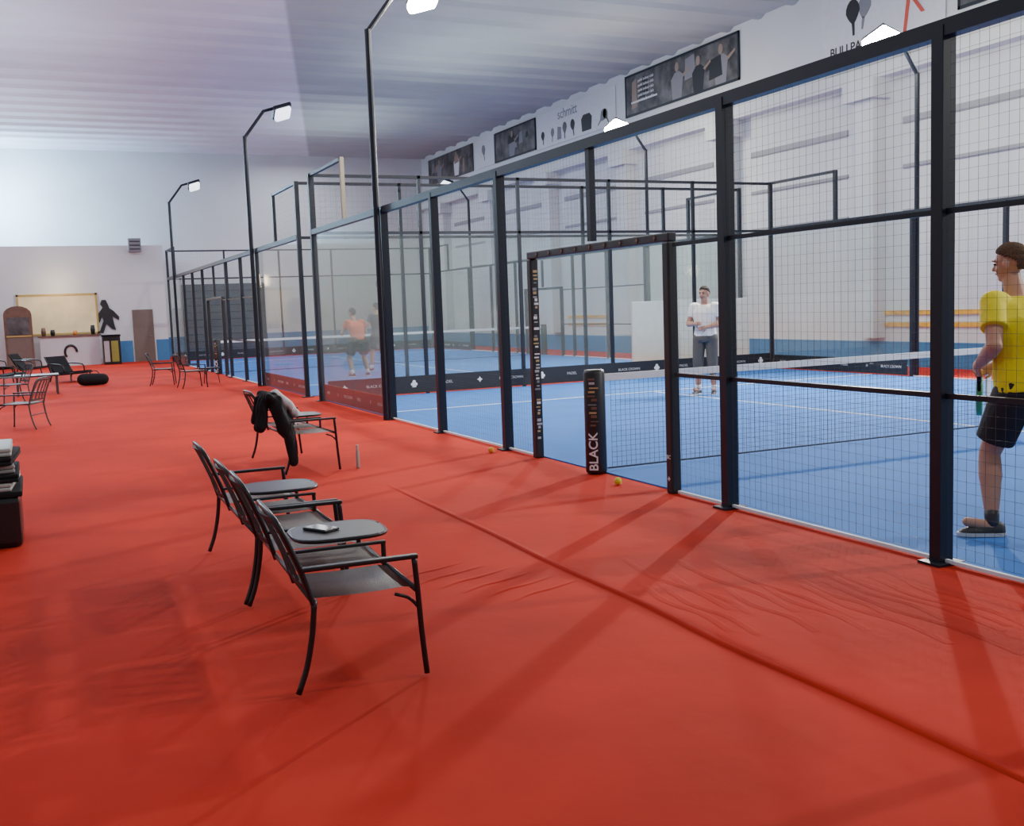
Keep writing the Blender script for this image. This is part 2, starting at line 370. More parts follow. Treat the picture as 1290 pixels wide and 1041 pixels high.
pole(0,Y2+7.5,'farthest black floodlight pole along the red walkway',1,'lensw')
pole(10,6,'floodlight pole behind the near court carrying the brightest lamp',-1,'lens')
pole(10,Y2-6,'floodlight pole on the far side of the second court, warm lit lamp',-1,'lens')
pole(10,Y2+6,'distant floodlight pole on the far side of the second court, deepest in',-1,'lensw')
def light(kind,loc,e,size=.5,col=(1,.95,.88),aim=None,shape=None):
    l=bpy.data.lights.new('lamp',kind); l.energy=e; l.color=col
    if kind=='AREA':
        l.size=size if not shape else shape[0]
        if shape: l.shape='RECTANGLE'; l.size_y=shape[1]
    elif kind=='SPOT': l.shadow_soft_size=size; l.spot_size=2.7; l.spot_blend=.5
    else: l.shadow_soft_size=size
    o=bpy.data.objects.new('lamp',l); C.objects.link(o); o.location=loc
    if aim is not None: o.rotation_euler=(V(aim)-V(loc)).to_track_quat('-Z','Y').to_euler()
    return o
for x,y,e,ax,ay in ((.75,6,380,.4,0),(.75,-6,260,.4,0),(9.25,6,3600,-6.5,-6),(9.25,-6,2400,-6.5,2),(.75,Y2-6,500,.4,0),(9.25,Y2-6,1300,-6.5,-3),(.75,Y2+6,450,.4,0),(9.25,Y2+6,700,-6.5,0)):
    light('SPOT',(x,y,5.68),e,.09,aim=(x+ax,y+ay,0))
for y in (9,16,25,33):  # area lights added under the ceiling, without fixtures
    light('AREA',(-5,y,H-.4),200,col=(.93,.97,1),aim=(-5,y,0),shape=(2,5))
    light('AREA',(6,y,H-.4),240,col=(.95,.98,1),aim=(6,y,0),shape=(2,5))
for y in (0,9,18,28):  # unseen upward fill lights, added to brighten the ceiling
    light('AREA',(-6,y,4.6),290,col=(.74,.88,1),aim=(-6,y,9),shape=(4,7))
    light('AREA',(6,y,6.2),85,col=(.85,1,.97),aim=(6,y,9),shape=(3,6))
light('POINT',(-5.4,35.2,6.2),1100,.6,col=(.5,.78,1))
w=bpy.data.worlds.new('w'); bpy.context.scene.world=w; w.use_nodes=True; w.node_tree.nodes['Background'].inputs[0].default_value=(.8,.93,1,1); w.node_tree.nodes['Background'].inputs[1].default_value=.4
# ---------------------------------------------------------------- wall banners
def banner(y0,y1,z0,z1,m,lab,kind='banner'):
    t=thing('wall_banner',lab,kind,(XR-.02,(y0+y1)/2,z0))
    h=(y1-y0)/2; obj('sheet',B((-.02,-h,0),(0,h,z1-z0)),m,t); return t,h
def frame_for(t,h,z):
    bm=bmesh.new()
    for a,b in (((-.03,-h,0),(-.0,-h+.06,z)),((-.03,h-.06,0),(0,h,z)),((-.03,-h,0),(0,h,.06)),((-.03,-h,z-.06),(0,h,z))): box(bm,a,b)
    obj('frame',bm,'post',t)
def poly(pts,m,t,name,x=-.024):
    bm=bmesh.new(); loft(bm,[[(x,-a,b) for a,b in pts],[(x-.004,-a,b) for a,b in pts]]); obj(name,bm,m,t)
def racket(t,a,b,s,m,ang=0,x=-.024):
    c,sn=math.cos(ang),math.sin(ang)
    pts=[(math.cos(2*math.pi*k/16)*.42*s,.5*s+math.sin(2*math.pi*k/16)*.52*s) for k in range(16)]
    pts=[(p[0]*(1 if p[1]>.5*s else .55+.45*max(0,p[1])/(.5*s)),p[1]) for p in pts]
    poly([(a+p[0]*c-p[1]*sn,b+p[0]*sn+p[1]*c) for p in pts],m,t,'printed_racket',x)
    hd=[(-.06*s,-.5*s),(.06*s,-.5*s),(.09*s,.05*s),(-.09*s,.05*s)]
    poly([(a+p[0]*c-p[1]*sn,b+p[0]*sn+p[1]*c) for p in hd],m,t,'printed_handle',x)
def photo_player(t,a,s,shirt,h=1.1):
    poly([(a-.24*s,.06),(a+.2*s,.06),(a+.26*s,.42*s),(a+.3*s,.66*s),(a+.1*s,.78*s),(a-.12*s,.76*s),(a-.3*s,.6*s)],shirt,t,'printed_torso')
    poly([(a+.0+.095*s*math.cos(k*.52),.9*s+.13*s*math.sin(k*.52)) for k in range(12)],'fleshp',t,'printed_head',-.029)
    poly([(a+.24*s,.64*s),(a+.32*s,.58*s),(a+.6*s,.74*s),(a+.58*s,.8*s)],'fleshp',t,'printed_arm',-.029)
def collage(t,h,z,n,seed):
    random.seed(seed)
    for k in range(n):
        a=random.uniform(-h+.3,h-.7); b=random.uniform(.08,z*.5); w=random.uniform(.2,.6); hh=random.uniform(.2,z-b-.1)
        poly([(a,b),(a+w,b+.04),(a+w*.9,b+hh),(a+.05,b+hh*.9)],random.choice(('grey','strip','photo','fleshp')),t,'printed_patch',-.022-.0006*k)
t,h=banner(30.9,36,7,8.1,'photo','dark photo banner at the deepest corner of the long wall'); collage(t,h,1.1,6,1); photo_player(t,.8,1,'banner'); photo_player(t,-1.2,.95,'grey')
t,h=banner(28.8,30.7,7,8.1,'banner','narrow white banner between the two deepest dark photo banners'); racket(t,0,.45,.4,'grey',.2)
t,h=banner(25.2,28.7,7,8.1,'photo','dark photo banner just left of the white racket banner'); frame_for(t,h,1.1); collage(t,h,1.1,5,2); photo_player(t,-.2,.95,'grey')
t,h=banner(19.7,25.1,6.95,8.1,'banner','white banner printed with a row of rackets and bags'); text('schmitt',.46,(-.024,.4,.92),FACE_NX,'grey',t)
for k,(a,an,s) in enumerate(((-2.2,.1,.3),(-1.5,-.1,.3),(-.6,0,.36),(.0,.2,.36),(1.8,-.9,.42),(2.2,.6,.34))): racket(t,a,.26,s,('strip','grey','photo')[k%3],an)
poly([(.6,.1),(1.2,.1),(1.25,.5),(1.1,.62),(.7,.62),(.55,.5)],'strip',t,'printed_bag'); poly([(-1.15,.12),(-.85,.12),(-.85,.5),(-1.1,.55)],'grey',t,'printed_bag')
t,h=banner(13.6,19.1,7,8.2,'photo','large black framed photo banner with lines of small text'); frame_for(t,h,1.2); collage(t,h,1.2,7,5)
poly([(-2.4,.35),(-1.0,.35),(-1.0,.4),(-2.4,.4)],'banner',t,'printed_rule',-.03)
for k in range(5): text('padel indoor club',.12,(-.032,1.6,.95-k*.14),FACE_NX,'banner',t)
photo_player(t,.0,1.0,'grey'); photo_player(t,1.0,.95,'strip'); photo_player(t,2.0,1.02,'grey')
t,h=banner(7.1,10.6,6.4,8.1,'banner','white banner with large racket and black and red lettering'); text('BULLPADEL',.28,(-.026,.75,.46),FACE_NX,'strip',t,bold=.003); racket(t,-.75,.95,.5,'strip',.05); racket(t,-.45,1.0,.46,'grey',-.15,-.021)
poly([(.62,.1),(.7,.1),(.98,1.7),(.86,1.7)],'red',t,'red_stroke'); poly([(1.15,.7),(1.25,.7),(.55,1.6),(.45,1.6)],'red',t,'red_stroke',-.029)
t,h=banner(3,6.8,6.9,8.1,'photo','dark photo banner cut by the right edge of the frame'); frame_for(t,h,1.2); collage(t,h,1.2,5,9)
for y0,y1,lab in ((5.7,8.7,'flat double yellow stripe rail on the white wall, right of the white panel'),(20.2,23.2,'distant flat double yellow stripe rail low on the white wall')):
    t=thing('wall_rail',lab,'wall rail',(XR,(y0+y1)/2,0)); h=(y1-y0)/2
    for z in (.88,1.13): obj('plank',B((-.035,-h,z-.045),(-.001,h,z+.045)),'wood',t)
t=thing('white_panel',"low white freestanding panel behind the near court's glass end wall",'panel',(8.3,10.55,0))
obj('sheet',B((-1.5,-.03,.06),(1.5,.03,1.56),.01),'board',t)
for s in (-1.2,1.2): obj('foot',B((s-.03,-.25,0),(s+.03,.25,.06)),'post',t)
# ---------------------------------------------------------------- chairs
def seatpiece(bm,w,x0=-.2,dep=.435):
    N=8; rows=[]
    for i in range(N+1):
        x=x0+dep*i/N; sag=.007*math.sin(math.pi*i/N)+(.012 if i==N else 0)
        rows.append([bm.verts.new((x,-w+2*w*j/6,.4-sag-.005*math.sin(math.pi*j/6))) for j in range(7)])
    for a,b in zip(rows,rows[1:]):
        for j in range(6): bm.faces.new((a[j],a[j+1],b[j+1],b[j]))
    bmesh.ops.solidify(bm,geom=bm.faces[:],thickness=.012); return bm
def backpiece(bm,w):
    rows=[]; N=13
    for i,(x,z) in enumerate([(-.215,.43),(-.225,.46),(-.245,.52),(-.285,.62),(-.315,.69),(-.33,.72),(-.345,.748)]):
        ww=w if i<5 else w-.02*(i-4)*1.4
        rows.append([bm.verts.new((x-.018*math.sin(math.pi*j/N),-ww+2*ww*j/N,z)) for j in range(N+1)])
    for i,(a,b) in enumerate(zip(rows,rows[1:])):
        for j in range(N):
            if i in (0,5) or j%3==0: bm.faces.new((a[j],a[j+1],b[j+1],b[j]))
    bmesh.ops.delete(bm,geom=[v for v in bm.verts if not v.link_faces],context='VERTS')
    bmesh.ops.solidify(bm,geom=bm.faces[:],thickness=.008); return bm
def backframe(w): return T([(-.20,-w,.36),(-.24,-w,.5),(-.285,-w,.62),(-.322,-w+.01,.71),(-.345,-w+.07,.755),(-.352,0,.765),(-.345,w-.07,.755),(-.322,w-.01,.71),(-.285,w,.62),(-.24,w,.5),(-.20,w,.36)],.0115,8,5)
def endside(t,y,fr):
    obj('leg',T([(-.285,y,.012),(-.245,y,.12),(-.215,y,.26),(-.20,y,.40)],.0125,8,4),fr,t,True)
    obj('leg',T([(.265,y,.012),(.25,y,.2),(.24,y,.38),(.23,y,.53)],.0125,8,4),fr,t,True)
    obj('armrest',B((-.25,y-.018,.518),(.245,y+.018,.537),.006),fr,t)
    obj('brace',T([(.244,y,.30),(.20,y,.35),(.14,y,.375)],.008,6,3),fr,t,True)
def chair(label,loc,rz=0,fr='frame',sl='sling',bk='sling2',group=None):
    t=thing('patio_chair',label,'chair',loc,rz,group); w=.26
    for s in (-1,1): endside(t,s*w,fr)
    obj('back_frame',backframe(w),fr,t,True)
    bm=T([(-.2,-w+.02,.385),(.235,-w+.02,.385),(.235,w-.02,.385),(-.2,w-.02,.385),(-.2,-w+.02,.385)],.012,8); obj('seat_frame',bm,fr,t,True)
    obj('seat',seatpiece(bmesh.new(),.235),sl,t,True); obj('backrest',backpiece(bmesh.new(),.245),bk,t)
    obj('stretcher',T([(-.22,-w,.22),(-.22,w,.22)],.008,6),fr,t,True)
    return t
def rr(z,sc,ax=.27,ay=.2): return [V((ax*sc*abs(math.cos(a))**.6*(1 if math.cos(a)>0 else -1),ay*sc*abs(math.sin(a))**.6*(1 if math.sin(a)>0 else -1),z)) for a in [2*math.pi*(k+.5)/32 for k in range(32)]]
def double_seat(label,loc,rz=0,group=None):
    """two sling seats joined by a small table, legs only at the two ends"""
    t=thing('double_patio_seat',label,'double seat',loc,rz,group); E=.72; w=.235
    for s in (-1,1):
        endside(t,s*E,'frame')
        c=s*(E-w)
        for nm,bm,mt in (('back_frame',backframe(w),'frame'),('seat',seatpiece(bmesh.new(),w-.02),'sling'),('backrest',backpiece(bmesh.new(),w-.012),'sling2')):
            obj(nm,bm,mt,t,nm!='backrest',(0,c,0))
        obj('inner_armrest',B((-.24,s*.25-.014,.49),(.23,s*.25+.014,.505),.005),'frame',t)
        obj('arm_support',T([(.22,s*.25,.385),(.22,s*.25,.5)],.0115,8),'frame',t)
    for x in (-.2,.235): obj('seat_rail',T([(x,-E,.382),(x,E,.382)],.012,8),'frame',t,True)
    tp=obj('tabletop',loft(bmesh.new(),[rr(.507,.95,.22,.2),rr(.512,1,.22,.2),rr(.522,1,.22,.2),rr(.527,.97,.22,.2)]),'top',t,False,(.06,0,0))
    obj('rim',T([p+V((0,0,.002)) for p in rr(.516,1.0,.22,.2)]+[rr(.516,1.0,.22,.2)[0]+V((0,0,.002))],.01,6),'frame',tp,True)
    obj('lower_shelf',seatpiece(bmesh.new(),.22),'sling',t,True,(.02,0,0))
    return t
base=double_seat('double patio seat nearest the camera, phone on its joining table',(-3.46,-3.49,0),-.05,group='double patio seats along the walkway')
def dup(src,label,loc,rz):
    c=copy_tree(src); c['label']=label; c.location=loc; c.rotation_euler=(0,0,rz); return c
dup(base,'double patio seat with empty joining table, directly behind the nearest one',(-3.42,-2.0,0),-.02)
dup(base,'double patio seat standing apart with a black and white jacket over it',(-2.25,2.45,0),.03)
p=G(212,488); single=chair('distant patio chair farther from the camera of the pair by the fence',(p[0],p[1]+.9,0),-.2,group='distant patio chairs')
p=G(243,489); dup(single,'distant patio chair nearer to the camera of the pair by the fence',(p[0],p[1],0),.1)
t=thing('phone','small black phone lying on the joining table of the nearest double seat','phone',(-3.47,-3.46,.528),.5)
obj('body',B((-.045,-.08,0),(.045,.08,.012),.003),'frame',t); obj('screen',B((-.04,-.074,.012),(.04,.074,.0135)),'phone',t)
t=thing('jacket','black and white jacket hanging in a bundle over the back of the lone double seat','jacket',(-2.45,1.97,.0))
bm=bmesh.new()
for a,b,r1,r2 in (((-.17,-.22,.765),(-.15,.26,.765),.05,.045),((-.11,-.2,.74),(-.04,-.22,.45),.06,.075),((-.1,-.1,.74),(.02,-.14,.4),.06,.075),((-.1,.02,.74),(.04,-.02,.5),.06,.07),((-.1,.14,.73),(.03,.12,.54),.055,.06),((-.2,-.16,.74),(-.25,-.16,.48),.045,.05),((-.2,.0,.74),(-.25,.0,.48),.045,.05),((-.2,.16,.74),(-.24,.17,.52),.045,.045),((-.02,-.24,.5),(.02,-.27,.14),.055,.04),((.0,-.18,.46),(.04,-.2,.2),.06,.045)):
    capsule(bm,a,b,r1,r2)
crumple(remesh(obj('jacket_body',bm,'cloth',t),.011,5),.012,16)
bm=bmesh.new(); capsule(bm,(-.08,-.04,.785),(.05,-.06,.66),.055,.05); capsule(bm,(.02,-.0,.69),(.13,.0,.58),.055,.045); capsule(bm,(-.05,.08,.77),(.06,.08,.66),.05,.045)
crumple(remesh(obj('lining',bm,'whitecloth',t),.012,3),.008,16)
p=G(451,590); t=thing('water_bottle','slim clear water bottle standing on the carpet by the lone double seat','bottle',p)
obj('bottle_body',tube(bmesh.new(),[(0,0,0),(0,0,.01),(0,0,.16),(0,0,.19),(0,0,.21)],0,12,radii=[.016,.018,.018,.01,.01]),'lattice',t,True); obj('cap',T([(0,0,.21),(0,0,.235)],.012,10),'faint',t)
def ball(px,lab,m,x=None):
    p=G(*px); bm=ell(bmesh.new(),(0,0,0),(.033,.033,.033)); t=thing('padel_ball',lab,'ball',(p[0] if x is None else x,p[1],.033),0)
    obj('felt',bm,m,t,True); obj('ball_seam',T([(.0335*math.cos(a),.024*math.sin(a),.023*math.sin(2*a)) for a in [i*.35 for i in range(19)]],.0018,5),'white',t)
ball((778,611),'yellow padel ball on the carpet in front of the gate','ball'); ball((625,570),'orange yellow padel ball at the foot of the fence post','oball',-.25)
t=thing('storage_box','solid black box cut by the left edge, folded towels on its top','box',(-5.2,.12,0))
obj('body',B((-.38,-.42,0),(.38,.42,.36),.04),'frame',t); obj('lid',B((-.4,-.44,.36),(.4,.44,.4),.015),'cloth',t)
for k,(w,d,z,m,lab) in enumerate(((.36,.4,.4,'lattice','lowest pale folded towel on the black box'),(.37,.41,.46,'cloth','lower black folded towel on the black box'),(.34,.38,.52,'sling','grey folded towel in the middle of the pile on the black box'),(.36,.39,.58,'cloth','upper black folded towel on the black box'),(.35,.37,.64,'lattice','topmost pale folded towel on the black box'))):
    tw=thing('folded_towel',lab,'towel',(-5.2+.015*(k%2),.12,z+.001),.07*(k%3-1),'towels on the black box')
    obj('fold_layer',B((-w,-d,0),(w,d,.027),.012),m,tw,True); obj('fold_layer',B((-w+.01,-d+.01,.028),(w,d-.02,.057),.012),m,tw,True)
# ---------------------------------------------------------------- far left lounge
p=G(40,540)
chair('dark slung chair with dark grey frame on the left walkway, nearest the black box',(p[0]-.1,p[1],0),math.pi-.4,'dframe','lattice','lattice2')
p=G(18,512); chair('second dark slung chair farther left behind the first',(p[0],p[1]+.6,0),math.pi+.3,'dframe','lattice2','lattice2')
def armchair(label,loc,rz,m='cloth'):
    t=thing('low_lounger',label,'lounge chair',loc,rz)
    bm=bmesh.new(); prf=[(-.5,.3),(-.2,.27),(.15,.24),(.3,.4),(.48,.68),(.53,.66),(.36,.36),(.2,.17),(-.2,.2),(-.5,.23)]
    loft(bm,[[(-.3,a,b) for a,b in prf],[(.3,a,b) for a,b in prf]]); obj('sling',bm,m,t)
    for s in (-1,1):
        obj('frame',T([(s*.32,-.5,.26),(s*.32,.15,.2),(s*.32,.32,.4),(s*.32,.5,.68)],.018,6,3),'frame',t,True)
        obj('arm',T([(s*.34,-.2,.26),(s*.34,-.15,.44),(s*.34,.2,.48),(s*.34,.38,.48)],.018,6,3),'frame',t,True)
        for b in (-.4,.25): obj('leg',T([(s*.32,b,.25),(s*.34,b+(-.05 if b<0 else .08),.018)],.018,6),'frame',t)
p=G(88,481); armchair('low black lounge chair nearest to the white counter on the carpet',p,.7)
p=G(40,474); armchair('low black lounge chair beside the brown cabinet at far left',(p[0],p[1]+.3,0),1.2)
p=G(6,474); armchair('low black lounge chair cut by the left edge of the frame',(p[0]-.3,p[1],0),.9)
p=G(14,484); armchair('low black lounge chair between the dark low table and the left frame edge',(p[0]-.2,p[1],0),2.0)
p=G(48,497); t=thing('side_table','low dark table among the black lounge chairs at left','table',(p[0],p[1],0))
obj('tabletop',B((-.45,-.4,.4),(.45,.4,.44),.01),'top',t)
for a in (-.4,.4):
    for b in (-.35,.35): obj('leg',B((a-.02,b-.02,0),(a+.02,b+.02,.4)),'dframe',t)
p=G(118,486); t=thing('sports_bag','black sports bag slumped on the carpet by the lounge chair','bag',(p[0],p[1],0))
bm=bmesh.new(); capsule(bm,(-.22,0,.16),(.22,0,.15),.15,.14); obj('bag_body',bm,'cloth',t,True); obj('strap',T([(-.15,0,.29),(-.08,0,.36),(.08,0,.36),(.15,0,.28)],.012,6,4),'sling2',t)
p=G(262,485); t=thing('side_table','tiny black table beside the distant pair of chairs','table',(p[0]+.1,p[1]+.3,0))
obj('tabletop',T([(0,0,.36),(0,0,.39)],.24,20),'frame',t)
for k in range(3): a=k*2.1; obj('leg',T([(.17*math.cos(a),.17*math.sin(a),.36),(.22*math.cos(a),.22*math.sin(a),.008)],.01,6),'frame',t)
t=thing('reception_counter','pale reception counter with a black emblem under the amber pane','counter',(-3.35,32.9,0))
obj('body',B((-1.0,-.25,0),(1.0,.3,1.05)),'wall',t); obj('worktop',B((-1.06,-.3,1.05),(1.06,.32,1.1)),'brown',t)
obj('emblem',T([(.0+.2*math.cos(a),-.262,.5+.24*math.sin(a)) for a in [.0+i*.3 for i in range(14)]],.045,6),'strip',t)
for x,m,hh,lab in ((-.85,'brown',.3,'small brown pot at the left end of the reception counter'),(-.55,'strip',.22,'small black pot second from left on the reception counter'),(.2,'orange',.16,'small orange pot near the middle of the reception counter'),(.8,'strip',.34,'tallest black pot at the right end of the reception counter')):
    q=thing('counter_pot',lab,'pot',(-3.35+x,32.9,1.1),0,'pots on the reception counter')
    obj('pot_body',tube(bmesh.new(),[(0,0,0),(0,0,hh*.5),(0,0,hh)],0,12,radii=[.06,.085,.06]),m,q,True)
t=thing('lit_window','wide glowing amber pane in gilt frame on the far office wall','window',(-3.65,YO,1.12))  # lit window, its glow set in the pane material
obj('pane',B((-1.3,-.03,.05),(1.3,-.01,1.45)),'window',t)
bm=bmesh.new()
for a,b in (((-1.36,-.06,0),(1.36,0,.07)),((-1.36,-.06,1.43),(1.36,0,1.5)),((-1.36,-.06,0),(-1.29,0,1.5)),((1.29,-.06,0),(1.36,0,1.5))): box(bm,a,b)
obj('frame',bm,'gold2',t)
light('POINT',(-3.6,32.6,2.9),45,.25,col=(1,.75,.45))
t=thing('cabinet','tall brown cabinet with rounded top beside the counter at far left','cabinet',(-5.0,32.4,0))
bm=bmesh.new(); pr=[(-.45,0),(.45,0),(.45,1.9)]+[(.45*math.cos(a),1.9+.3*math.sin(a)) for a in (.4,.8,1.2,1.57,1.95,2.35,2.75)]+[(-.45,1.9)]
loft(bm,[[(a,-.3,b) for a,b in pr],[(a,.3,b) for a,b in pr]]); obj('body',bm,'brown',t)
obj('door',B((-.38,-.32,.1),(.38,-.3,1.1)),'door',t); obj('display',B((-.36,-.32,1.2),(.36,-.3,1.8)),'photo',t); obj('shelf',B((-.4,-.34,1.12),(.4,-.3,1.17)),'gold2',t)
p=(-2.0,32.2,0); t=thing('litter_bin','tall black bin with olive yellow front panel by the taupe door','bin',p)
obj('body',B((-.3,-.25,0),(.3,.25,1.0),.02),'frame',t); obj('front_panel',B((-.02,-.262,.1),(.22,-.25,.85)),'lime',t); obj('side_panel',B((-.26,-.262,.1),(-.08,-.25,.85)),'faint',t); obj('lid',B((-.32,-.27,1.0),(.32,.27,1.07),.01),'cloth',t)
t=thing('wall_figure','black cut-out of a bending player on the office wall above the bin','wall decoration',(-1.98,YO-.03,1.25))
bm=bmesh.new(); pts=[(-.34,-.08),(-.2,-.12),(-.05,.2),(.14,.02),(.3,-.02),(.24,.2),(.2,.45),(.44,.3),(.46,.42),(.26,.62),(.1,.72),(.06,.84),(-.02,1.0),(-.18,1.0),(-.24,.86),(-.16,.74),(-.34,.55),(-.42,.25),(-.3,.26),(-.2,.45),(-.16,.3)]
loft(bm,[[(a*.9,0,b*1.1) for a,b in pts],[(a*.9,-.02,b*1.1) for a,b in pts]]); obj('silhouette',bm,'strip',t)
t=thing('wall_vent','small dark vent box high on the office roof edge','vent',(-.85,YO-.12,4.1))
obj('housing',B((-.22,-.1,0),(.22,.12,.5)),'grey',t); obj('grille',box(box(B((-.18,-.115,.08),(.18,-.1,.12)),(-.18,-.115,.22),(.18,-.1,.26)),(-.18,-.115,.36),(.18,-.1,.4)),'strip',t)
# ---------------------------------------------------------------- people
def hand(bm,w,d,n,curl,side,s=1.0):
    w=V(w); d=V(d).normalized(); n=V(n); n=(n-d*n.dot(d)).normalized(); l=d.cross(n)*side
    rot=Matrix((l,d,n)).transposed()
    ell(bm,w+d*.05*s,(.04*s,.055*s,.017*s),rot)
    capsule(bm,w-d*.02,w+d*.04,.024*s,.026*s)
    for k,(o,L) in enumerate(((.03,.068),(.01,.076),(-.01,.071),(-.028,.055))):
        b=w+d*.09*s+l*o*s; a1=curl*.9; a2=curl*2.0
        m=b+(d*math.cos(a1)+n*math.sin(a1))*L*.5*s; e=m+(d*math.cos(a2)+n*math.sin(a2))*L*.5*s
        capsule(bm,b-d*.02,m,.0095*s,.0085*s,8); capsule(bm,m,e,.0085*s,.007*s,8)
    b=w+d*.03*s+l*.032*s; m=b+(d*.6+l*.7+n*.3*curl).normalized()*.035*s; e=m+(d*.9+l*.2+n*.7*curl).normalized()*.03*s
    capsule(bm,b,m,.012*s,.01*s,8); capsule(bm,m,e,.01*s,.008*s,8)
def sect(bm,secs,seg=20):
    rings=[]
    for c,side,rx,ry in secs:
        c=V(c); side=V(side).normalized(); fw=V((0,0,1)).cross(side).normalized()
        rings.append([c+side*math.cos(2*math.pi*k/seg)*rx+fw*math.sin(2*math.pi*k/seg)*ry for k in range(seg)])
    return loft(bm,rings)
def lerp(a,b,t): return V(a)*(1-t)+V(b)*t
def person(label,loc,rz,J,cols,vox,headyaw=0,headpitch=0,curl=.7,handn=None,sleeve=.58,shortlen=.8,girth=1.0,loose=.018):
    t=thing('person',label,'person',loc,rz); J={k:V(v) for k,v in J.items()}; g_=girth
    bm=bmesh.new(); hs=(J['shR']-J['shL']); ps=(J['hipR']-J['hipL'])
    pel=(J['hipR']+J['hipL'])/2; cs=(J['shR']+J['shL'])/2; up=(cs-pel)
    def torso(bm,g,lo=-.1,hi=1.0):
        L=[(-.12,.12,.1,ps),(-.02,.165,.115,ps),(.12,.16,.11,ps),(.35,.145,.10,ps),(.6,.165,.115,hs),(.82,.18,.115,hs),(.98,.16,.09,hs),(1.06,.09,.065,hs)]
        sect(bm,[(pel+up*a,s,rx*g_+g*(1 if a<.9 else .5),ry*g_+g*(1 if a<.9 else .6)) for a,rx,ry,s in L if lo<=a<=hi+.07])
    torso(bm,0,-.2)
    H=J['head']; nk=cs+up.normalized()*.03
    capsule(bm,nk-V((0,0,.03)),H-V((0,0,.06)),.062,.055)
    HR=Matrix.Rotation(headyaw,3,'Z')@Matrix.Rotation(headpitch,3,'X')
    def hp(x,y,z): return H+HR@V((x,y,z))
    ell(bm,hp(0,-.01,.03),(.076,.098,.09),HR); ell(bm,hp(0,.022,-.03),(.062,.072,.078),HR); ell(bm,hp(0,.055,-.085),(.03,.03,.022),HR)
    capsule(bm,hp(0,.088,.012),hp(0,.108,-.022),.009,.014,8)
    for s in (-1,1):
        ell(bm,hp(s*.08,-.005,-.008),(.012,.022,.034),HR,10); ell(bm,hp(s*.03,.083,.03),(.022,.014,.008),HR,10); ell(bm,hp(s*.04,.062,-.03),(.02,.02,.02),HR,10)
    for S in 'LR':
        sh,el,wr=J['sh'+S],J['el'+S],J['wr'+S]; hip,kn,an=J['hip'+S],J['kn'+S],J['an'+S]
        ell(bm,sh,(.062,.06,.06)); capsule(bm,sh,el,.052*g_,.04*g_); capsule(bm,el,lerp(el,wr,.35),.042*g_,.042*g_); capsule(bm,lerp(el,wr,.3),wr,.042*g_,.027*g_)
        hn=(handn or {}).get(S,(0,0,1)); hand(bm,wr,(handn or {}).get('d'+S,wr-el),hn,curl,(handn or {}).get('s'+S,1))
        capsule(bm,hip,kn,.088*g_,.055*g_); capsule(bm,kn,lerp(kn,an,.35),.055*g_,.06*g_); capsule(bm,lerp(kn,an,.3),an,.06*g_,.036)
        toe=J['toe'+S]; capsule(bm,an-V((0,0,.03)),an+(toe-an)*.8,.035,.03)
    body=remesh(obj('body',bm,'skin',t),vox,2)
    bm=bmesh.new(); torso(bm,loose,-.05,.99)
    for S in 'LR':
        sh,el=J['sh'+S],J['el'+S]; inn=sh+(cs-sh)*.25; ell(bm,sh,(.066*g_,.066*g_,.062)); capsule(bm,inn,sh,.07,.066*g_,16); capsule(bm,sh,lerp(sh,el,sleeve),.064*g_,.064*g_+.3*(loose-.018),16,False,True)
    sh_o=remesh(obj('shirt',bm,cols['shirt'],t),vox*1.1,3)
    if loose>.02:
        me=sh_o.data; ns=[v.normal.copy() for v in me.vertices]
        for v,n in zip(me.vertices,ns): v.co+=n*.007*(mnoise.noise(V((v.co.x*9,v.co.y*9,v.co.z*5)))+.3)
    bm=bmesh.new(); sect(bm,[(pel+up*-.1,ps,.175*g_,.13*g_),(pel+up*.0,ps,.185*g_,.137*g_),(pel+up*.14,ps,.172*g_,.122*g_)])
    for S in 'LR':
        hip,kn,an=J['hip'+S],J['kn'+S],J['an'+S]
        if shortlen>1: capsule(bm,hip,kn,.108,.085,18,False,False); capsule(bm,kn,lerp(kn,an,shortlen-1),.085,.07,18,False,True)
        else: capsule(bm,hip,lerp(hip,kn,shortlen),.108*g_,.1*g_,18,False,True)
    remesh(obj('trousers' if shortlen>1 else 'shorts',bm,cols['shorts'],t),vox*1.1,2)
    for S in 'LR':
        an,toe,kn=J['an'+S],J['toe'+S],J['kn'+S]
        fd=(toe-an).normalized(); side=fd.cross(V((0,0,1))).normalized(); upf=side.cross(fd).normalized()
        bm=bmesh.new(); rings=[]
        for a,wd,ht in ((-.075,.028,.07),(-.05,.038,.09),(.0,.042,.1),(.07,.046,.075),(.13,.048,.055),(.18,.036,.04),(.2,.015,.02)):
            c=an-upf*.085+fd*a
            rings.append([c+side*math.cos(q)*wd+upf*(ht*max(0,math.sin(q))) for q in [2*math.pi*k/14 for k in range(14)]])
        loft(bm,rings); sh_=obj('shoe',bm,'shoe',t,True)
        bm=bmesh.new(); rings=[]
        for a,wd in ((-.08,.025),(-.05,.04),(.0,.044),(.07,.048),(.13,.05),(.185,.036),(.208,.012)):
            c=an-upf*.088+fd*a; rings.append([c-side*wd,c+side*wd,c+side*wd+upf*.022,c-side*wd+upf*.022])
        loft(bm,rings); obj('sole',bm,'sole',sh_)
        d=(kn-an).normalized(); bm=bmesh.new(); capsule(bm,an-d*.0,an+d*.07,.042,.045,14,False,True); obj('sock',bm,cols.get('sock','sock'),t,True)
    bm=bmesh.new(); bmesh.ops.create_uvsphere(bm,u_segments=40,v_segments=28,radius=1,matrix=Matrix.Diagonal((.083,.105,.1,1)))
    kill=[v for v in bm.verts if (v.co.y>-.03 and v.co.z<.5*v.co.y) or v.co.z<-.08 or (v.co.y>-.045 and v.co.z<-.02)]
    bmesh.ops.delete(bm,geom=kill,context='VERTS')
